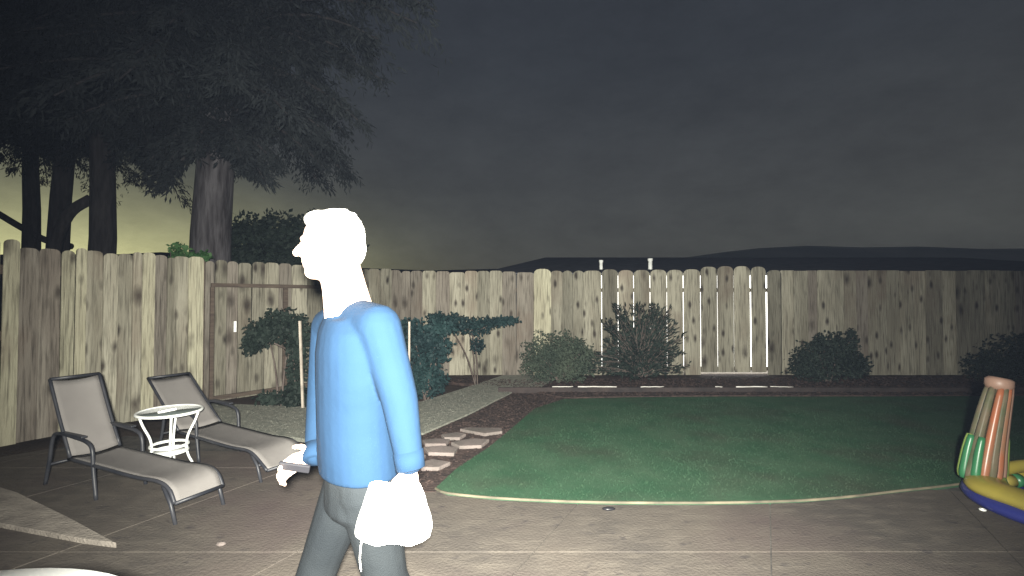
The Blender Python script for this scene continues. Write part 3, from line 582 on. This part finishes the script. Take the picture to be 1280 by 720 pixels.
# ------------------------------------------------------------------ small white table
tb = empty('side_table', (-2.83, 3.99, 0), 0, 'small round white metal table with glass top between the loungers', 'table'); rt = .225; ht = .46
MB().lathe([(.0, ht - .004), (rt - .012, ht - .004), (rt - .012, ht + .004), (0, ht + .004)], 40).build('glass_top', M['glass'], tb)
MB().tube([((rt) * math.cos(a * math.pi / 24), rt * math.sin(a * math.pi / 24), ht) for a in range(49)], .012, 8, cap=False).build('rim', M['white'], tb)
for k in range(4):
    a = R((36, 216, 112, 308)[k]); cx, cy = math.cos(a), math.sin(a)
    MB().tube(arc([(cx * (rt - .02), cy * (rt - .02), ht - .01), (cx * .175, cy * .175, .36), (cx * .128, cy * .128, .25), (cx * .118, cy * .118, .16), (cx * .13, cy * .13, .08), (cx * .165, cy * .165, 0)], 4), .0095, 8).build('leg', M['white'], tb)
for z_, r_ in ((.185, .13), (.135, .127)):
    MB().tube([(r_ * math.cos(a * math.pi / 16), r_ * math.sin(a * math.pi / 16), z_) for a in range(33)], .012, 8, cap=False).build('ring', M['white'], tb)
MB().lathe([(.02, .125), (.11, .13), (.11, .138), (.02, .138)], 28).build('shelf', M['white'], tb)
o = MB().box((0, 0, .012), (.13, .045, .02), Matrix.Rotation(R(-8), 3, 'Y')).build('folded_paper', M['bag'], bevel=.006); o.location = (-2.82, 3.95, ht + .006); o.rotation_euler.z = R(28)
tag(o, 'small white folded paper lying on the glass table top', 'paper')
# big white table close to the camera
bt = empty('patio_table', (-1.11, .62, 0), 0, 'large white round table top cut off by the lower left corner', 'table')
MB().lathe([(0, .715), (.545, .715), (.555, .725), (.555, .742), (.548, .75), (0, .75)], 64).build('table_top', M['white'], bt)
MB().lathe([(.035, .03), (.035, .714)], 20).build('pedestal', M['white'], bt); MB().lathe([(.28, .0), (.27, .02), (.04, .04)], 28).build('base', M['white'], bt)

# ------------------------------------------------------------------ inflatable toy
ty = empty('inflatable_pool', (3.62, 3.12, 0), 0, 'yellow and blue inflatable play pool with striped post at the right edge', 'inflatable pool')
def torus(Rr, r_, z, flat=1.0, wav=0, n=56, m=12):
    mb = MB(); vs = []
    for i in range(n):
        a = 2 * math.pi * i / n; RR = Rr + wav * math.sin(a * 7 + .5)
        for k in range(m):
            g = 2 * math.pi * k / m; vs.append(((RR + r_ * math.cos(g)) * math.cos(a), (RR + r_ * math.cos(g)) * math.sin(a), z + r_ * flat * math.sin(g)))
    return mb.add(vs, [(i * m + k, ((i + 1) % n) * m + k, ((i + 1) % n) * m + (k + 1) % m, i * m + (k + 1) % m) for i in range(n) for k in range(m)], True)
torus(.44, .10, .05, .55).build('base_ring', M['blue'], ty); torus(.42, .115, .125, .5, .018).build('top_ring', M['yellow'], ty)
MB().lathe([(0, .012), (.42, .012), (.42, .02), (0, .02)], 40).build('floor', M['blue'], ty)
bx, by = 3.30 - 3.62, 3.40 - 3.12; tx_, tz = bx + .14, .80
for k in range(16):
    a = 2 * math.pi * k / 16 + .2; c_, s_ = math.cos(a), math.sin(a)
    mname = ['green', 'clearv', 'lime', 'clearv', 'orange', 'clearv', 'lime', 'green', 'clearv', 'green', 'orange', 'clearv', 'orange', 'pinkv', 'lime', 'clearv'][k]
    pr_ = [(bx + c_ * .115, by + s_ * .09, .13), (bx + c_ * .090 + .035, by + s_ * .075, .32), (bx + c_ * .074 + .085, by + s_ * .066, .55), (tx_ + c_ * .060, by + s_ * .055, tz - .03)]
    if mname in ('green', 'lime'): pr_ = [pr_[0], (bx + c_ * .112 + .012, by + s_ * .088, .22), (bx + c_ * .108 + .03, by + s_ * .085, .33), (bx + c_ * .1 + .05, by + s_ * .08, .43)]
    MB().tube(arc(pr_, 4), [.020, .027, .030, .030, .029, .028, .027, .026, .025, .024, .023, .022, .018], 8).build('rib', M[mname], ty)
for z0, z1 in ((.2, .45),):
    MB().tube([(bx + .015, by, .13), (tx_ - .004, by, tz - .05)], [.085, .05], 14).build('core', M['clearv'], ty)
MB().tube([(tx_ - .01, by, tz - .05), (tx_ - .003, by, tz - .02), (tx_, by, tz + .02), (tx_ + .003, by, tz + .035)], [.066, .078, .078, .060], 20).build('cap', M['pinkv'], ty)
MB().tube(arc([(bx + .06, by - .03, .19), (bx + .3, by - .02, .225), (bx + .55, by - .1, .24), (bx + .70, by - .25, .14)], 6), .042, 14).build('arch', M['yellow'], ty)
MB().tube([(bx + .08, by - .05, .13), (bx + .16, by - .06, .135)], .042, 12).build('valve_block', M['yellow'], ty); MB().tube([(bx - .03, by - .06, .13), (bx + .075, by - .06, .14)], .05, 12).build('foot', M['lime'], ty)
MB().tube([(bx + .165, by - .06, .135), (bx + .21, by - .06, .14)], .045, 12).build('plug', M['green'], ty)
o = MB().tube([(.014 * math.cos(a), .014 * math.sin(a), .01) for a in [2 * math.pi * k / 12 for k in range(13)]], .006, 6, cap=False).build('plastic_ring', M['white']); a_ = G(1223, 638); o.location = (a_.x, a_.y, .008)
tag(o, 'tiny white plastic ring on the patio in front of the inflatable pool', 'ring')
o = MB().ball((0, 0, .008), (.045, .022, .012), 10).build('dead_leaf', M['black']); a_ = G(760, 636); o.location = (a_.x, a_.y, .006); tag(o, 'small dark dead leaf on the patio by the lawn edging', 'leaf')
o = MB().ball((0, 0, .01), (.03, .02, .012), 8).build('dead_leaf', M['flag']); a_ = G(280, 680); o.location = (a_.x, a_.y, .006); tag(o, 'small pale leaf on the patio below the nearer lounger', 'leaf')

# ------------------------------------------------------------------ the person
def cone(mb, a, b_, ra, rb, n=14):
    a, b_ = Vector(a), Vector(b_); mb.tube([a, b_], [ra, rb], n); mb.ball(a, ra, n); mb.ball(b_, rb, n)
def chain(mb, pts, rs):
    for i in range(len(pts) - 1): cone(mb, pts[i], pts[i + 1], rs[i], rs[i + 1])
def fused(mb, name, m, parent, vox=.007, smooth=6, sub=0):
    o = mb.build(name + '_raw', m)
    r_ = o.modifiers.new('r', 'REMESH'); r_.mode = 'VOXEL'; r_.voxel_size = vox; r_.use_smooth_shade = True
    s_ = o.modifiers.new('s', 'SMOOTH'); s_.iterations = smooth; s_.factor = .5
    dg = bpy.context.evaluated_depsgraph_get(); me = bpy.data.meshes.new_from_object(o.evaluated_get(dg)); me.name = name
    me.materials.clear(); me.materials.append(m); me.polygons.foreach_set('use_smooth', [True] * len(me.polygons))
    old = o.data; bpy.data.objects.remove(o); bpy.data.meshes.remove(old)
    n_ = bpy.data.objects.new(name, me); COL.objects.link(n_); n_.parent = parent; return n_
per = empty('person', (0, 0, 0), 0, 'person in a long-sleeved blue top walking left across the patio with a white bag', 'person')
Fv = Vector((-1, -.10, 0)).normalized(); Lv = Vector((Fv.y * -1, Fv.x, 0)); Lv = Vector((-Fv.y, Fv.x, 0))      # head: forward, left
HR = Matrix((Fv, Lv, Vector((0, 0, 1)))).transposed()
hc = P(412, 308, 1.62)
def H(f, l, u): return hc + Fv * f + Lv * l + Vector((0, 0, u))
hd = MB()
hd.ball(H(-.012, 0, .028), (.098, .076, .092), 20, HR); hd.ball(H(.030, 0, -.03), (.060, .060, .085), 18, HR); hd.ball(H(.052, 0, -.088), (.030, .032, .024), 14, HR)
hd.ball(H(.010, 0, -.065), (.062, .055, .035), 14, HR); hd.ball(H(.076, 0, .022), (.018, .045, .014), 12, HR)
chain(hd, [H(.085, 0, .012), H(.108, 0, -.022)], [.010, .014]); hd.ball(H(.094, .012, -.026), .010, 10); hd.ball(H(.094, -.012, -.026), .010, 10)
hd.ball(H(.080, 0, -.052), (.012, .024, .007), 10, HR); hd.ball(H(.077, 0, -.065), (.012, .021, .007), 10, HR)
for s_ in (1, -1): hd.ball(H(-.012, .076 * s_, -.008), (.018, .010, .032), 10, HR)
nb_ = P(436, 388, 1.65); chain(hd, [H(-.025, 0, -.05), (H(-.03, 0, -.05) + nb_) / 2, nb_], [.068, .072, .082])
lsh, lel, lwr = P(474, 408, 1.52), P(500, 498, 1.50), P(513, 583, 1.47)
rsh, rel, rwr = P(414, 408, 1.78), P(404, 500, 1.83), P(397, 566, 1.68)
chain(hd, [nb_, lsh], [.06, .045]); chain(hd, [nb_, rsh], [.06, .045]); chain(hd, [lsh, lel, lwr], [.045, .037, .025]); chain(hd, [rsh, rel, rwr], [.045, .037, .025])
pel = P(452, 590, 1.65); chain(hd, [nb_, P(446, 470, 1.65), pel], [.08, .11, .10])
lhp, rhp = pel + Vector((.045, -.075, -.02)), pel + Vector((-.045, .075, -.02))
lkn, lft = Vector((-.42, 1.62, .46)), Vector((-.26, 1.66, .09)); rkn, rft = Vector((-.68, 1.74, .47)), Vector((-.80, 1.72, .09))
chain(hd, [lhp, lkn, lft], [.075, .052, .038]); chain(hd, [rhp, rkn, rft], [.075, .052, .038])
def hand(mb, w0, dirv, side, curl, fingers=4):
    dirv = Vector(dirv).normalized(); side = Vector(side).normalized(); nrm = dirv.cross(side).normalized()
    for k in range(5): mb.ball(w0 + dirv * (.02 + .013 * k), .017, 10)
    for k in range(4):
        b0 = w0 + dirv * .075 + side * (.028 - .0185 * k); mb.tube([w0 + dirv * .01 + side * (.012 - .008 * k), b0], [.013, .0095], 8); ln_ = (.038, .043, .040, .032)[k]; p0 = b0; d_ = dirv.copy()
        for j in range(3):
            d_ = (Matrix.Rotation(curl * (.8 + .25 * j), 3, side) @ d_).normalized(); p1 = p0 + d_ * ln_ * (1, .65, .5)[j]; cone(mb, p0, p1, .0085 - .0006 * j, .0080 - .0006 * j, 8); p0 = p1
    tb0 = w0 + dirv * .022 + side * .022; t1 = tb0 + (dirv * .6 + side * .7).normalized() * .032; t2 = t1 + (dirv * .9 + side * .1 + nrm * .4 * (1 if curl > 0 else -1)).normalized() * .028
    cone(mb, tb0, t1, .0115, .010, 8); cone(mb, t1, t2, .010, .0085, 8)
hand(hd, lwr, (-.02, 0, -1), (-1, .1, 0), -.75)
hand(hd, rwr, (-.9, -.2, -.35), (0, -.25, 1), .62)
body = fused(hd, 'body', M['skin'], per, .0052, 3)
for s_ in (1, -1): MB().ball(H(.079, .030 * s_, .003), .0115, 12).build('eye', M['eye'], body)
hr = MB(); hr.ball(H(-.020, 0, .036), (.098, .083, .094), 20, HR); hr.ball(H(-.055, 0, -.005), (.066, .074, .075), 16, HR); hr.ball(H(.03, 0, .088), (.055, .06, .035), 14, HR)
for k in range(26):
    a = random.uniform(0, 6.28); u_ = random.uniform(.3, 1.3); hr.ball(H(-.022 + .09 * math.cos(a) * math.cos(u_), .074 * math.sin(a) * math.cos(u_), .036 + .084 * math.sin(u_)), random.uniform(.012, .017), 8)
fused(hr, 'hair', M['hair'], per, .006, 2)
# shirt
sh = MB()
tors = Matrix.Rotation(math.atan2(-.5, -.87), 3, 'Z')
TS = ((438, 398, .085, .14), (439, 415, .105, .19), (441, 440, .118, .205), (443, 470, .122, .20), (445, 500, .125, .185), (447, 530, .128, .18), (449, 560, .130, .185), (451, 585, .130, .19))
ring = []
for i in range(len(TS) - 1):
    for q_ in range(3):
        ring.append([a + (b_ - a) * q_ / 3 for a, b_ in zip(TS[i], TS[i + 1])])
ring.append(list(TS[-1])); vs = []
for px, py, rf, rl in ring:
    c_ = P(px, py, 1.65)
    for k in range(28):
        a = 2 * math.pi * k / 28; vs.append(c_ + tors @ Vector((rf * math.cos(a), rl * math.sin(a), 0)))
m_ = len(ring); sh.add(vs, [(i * 28 + k, (i + 1) * 28 + k, (i + 1) * 28 + (k + 1) % 28, i * 28 + (k + 1) % 28) for i in range(m_ - 1) for k in range(28)] + [tuple(range(28)), tuple(range((m_ - 1) * 28, m_ * 28))[::-1]])
chain(sh, [P(436, 391, 1.65), P(438, 402, 1.65)], [.064, .085])
chain(sh, [nb_ + Vector((.01, 0, -.02)), lsh, lel, lwr + Vector((0, 0, .02))], [.066, .070, .057, .042]); chain(sh, [nb_ + Vector((0, 0, -.02)), rsh, rel, rwr], [.066, .070, .057, .040])
shirt = fused(sh, 'shirt', M['shirt'], per, .007, 7)
# open the neck by keeping the collar below the throat: a darker ribbed band sits there
MB().tube([P(436, 387, 1.65) + Vector((.066 * math.cos(a), .064 * math.sin(a), .012 - .012 * math.cos(a + .5))) for a in [2 * math.pi * k / 24 for k in range(25)]], .008, 8, cap=False).build('collar', M['shirt'], shirt)
for w_, e_ in ((lwr, lel), (rwr, rel)):
    d_ = (w_ - e_).normalized(); w2 = w_ + (Vector((0, 0, .02)) if w_ is lwr else Vector()); MB().tube([w2 - d_ * .03, w2 + d_ * .022, w2 + d_ * .026], [.046, .044, .036], 20).build('cuff', M['shirt'], shirt)
# jeans
jn = MB()
for f in range(5): jn.ball(pel + Vector((0, 0, .03 - .03 * f)), (.118, .165, .06), 18, tors)
chain(jn, [lhp, lkn, lft + Vector((0, 0, .02))], [.095, .072, .060]); chain(jn, [rhp, rkn, rft + Vector((0, 0, .02))], [.095, .072, .060])
fused(jn, 'jeans', M['jeans'], per, .008, 6)
for ft in (lft, rft):
    s_ = MB(); chain(s_, [Vector((ft.x + .06, ft.y, .045)), Vector((ft.x - .05, ft.y - .02, .045)), Vector((ft.x - .16, ft.y - .05, .035))], [.040, .044, .034]); fused(s_, 'shoe', M['black'], per, .007, 4)
# bag carried in the near hand
bp_ = P(494, 640, 1.43); bg_ = MB(); rows = []; nn_ = 36
for i in range(13):
    f = i / 12; z_ = .085 - .165 * f; wx = .072 + .040 * math.sin(min(f * 1.15, 1) * math.pi / 2); wx *= (1 if f < .8 else 1 - ((f - .8) / .2) ** 2 * .45); wy = wx * .42
    for k in range(nn_):
        a = 2 * math.pi * k / nn_; wr = 1 + .035 * math.sin(5 * a + f * 4) + .02 * math.sin(11 * a - f * 7); rows.append((wx * math.cos(a) * wr, wy * math.sin(a) * wr, z_ + .006 * math.sin(a * 3)))
fs = [(i * nn_ + k, (i + 1) * nn_ + k, (i + 1) * nn_ + (k + 1) % nn_, i * nn_ + (k + 1) % nn_) for i in range(12) for k in range(nn_)] + [tuple(range(12 * nn_, 13 * nn_))]
bagr = empty('carrier_bag', bp_, 0, "small white plastic bag hanging from the walking person's near hand", 'bag')
bs = MB().add(rows, fs, True).build('sack', M['bag'], bagr); bs.modifiers.new('s', 'SOLIDIFY').thickness = .002
hp = lwr + Vector((-.005, 0, -.085)) - bp_
for x in (-.045, .045): MB().tube(arc([(x, -.02, .08), (x * .6 + hp.x * .4, hp.y * .6, (.08 + hp.z) / 2 + .01), hp, (x * .6 + hp.x * .4, hp.y * .8 + .01, (.08 + hp.z) / 2), (x, .02, .08)], 5), .004, 6).build('handle', M['bag'], bagr)
MB().tube(arc([(-.09, -.02, -.07), (-.094, -.02, -.12), (-.09, -.02, -.155)], 4), .0022, 6).build('drawstring', M['bag'], bagr)
ph = MB().box((0, 0, 0), (.10, .012, .030)).build('phone', M['black'], bevel=.004); ph.location = rwr + Vector((-.055, -.045, -.03)); ph.rotation_euler = (R(20), R(12), R(12)); tag(ph, "dark phone in the walking person's forward hand", 'phone')

# added scatter volume in which the floodlight lifts the blacks
hzm = bpy.data.materials.new('lift_scatter'); hzm.use_nodes = True; hn = hzm.node_tree
for n_ in list(hn.nodes):
    if n_.type == 'BSDF_PRINCIPLED': hn.nodes.remove(n_)
pv = hn.nodes.new('ShaderNodeVolumePrincipled'); pv.inputs['Color'].default_value = (.55, .68, 1, 1); pv.inputs['Density'].default_value = .00019
hn.links.new(pv.outputs[0], [n_ for n_ in hn.nodes if n_.type == 'OUTPUT_MATERIAL'][0].inputs['Volume'])
hb = MB().box((50, 120, 9), (410, 370, 20.4)).build('lift_volume', hzm); hb['kind'] = 'stuff'
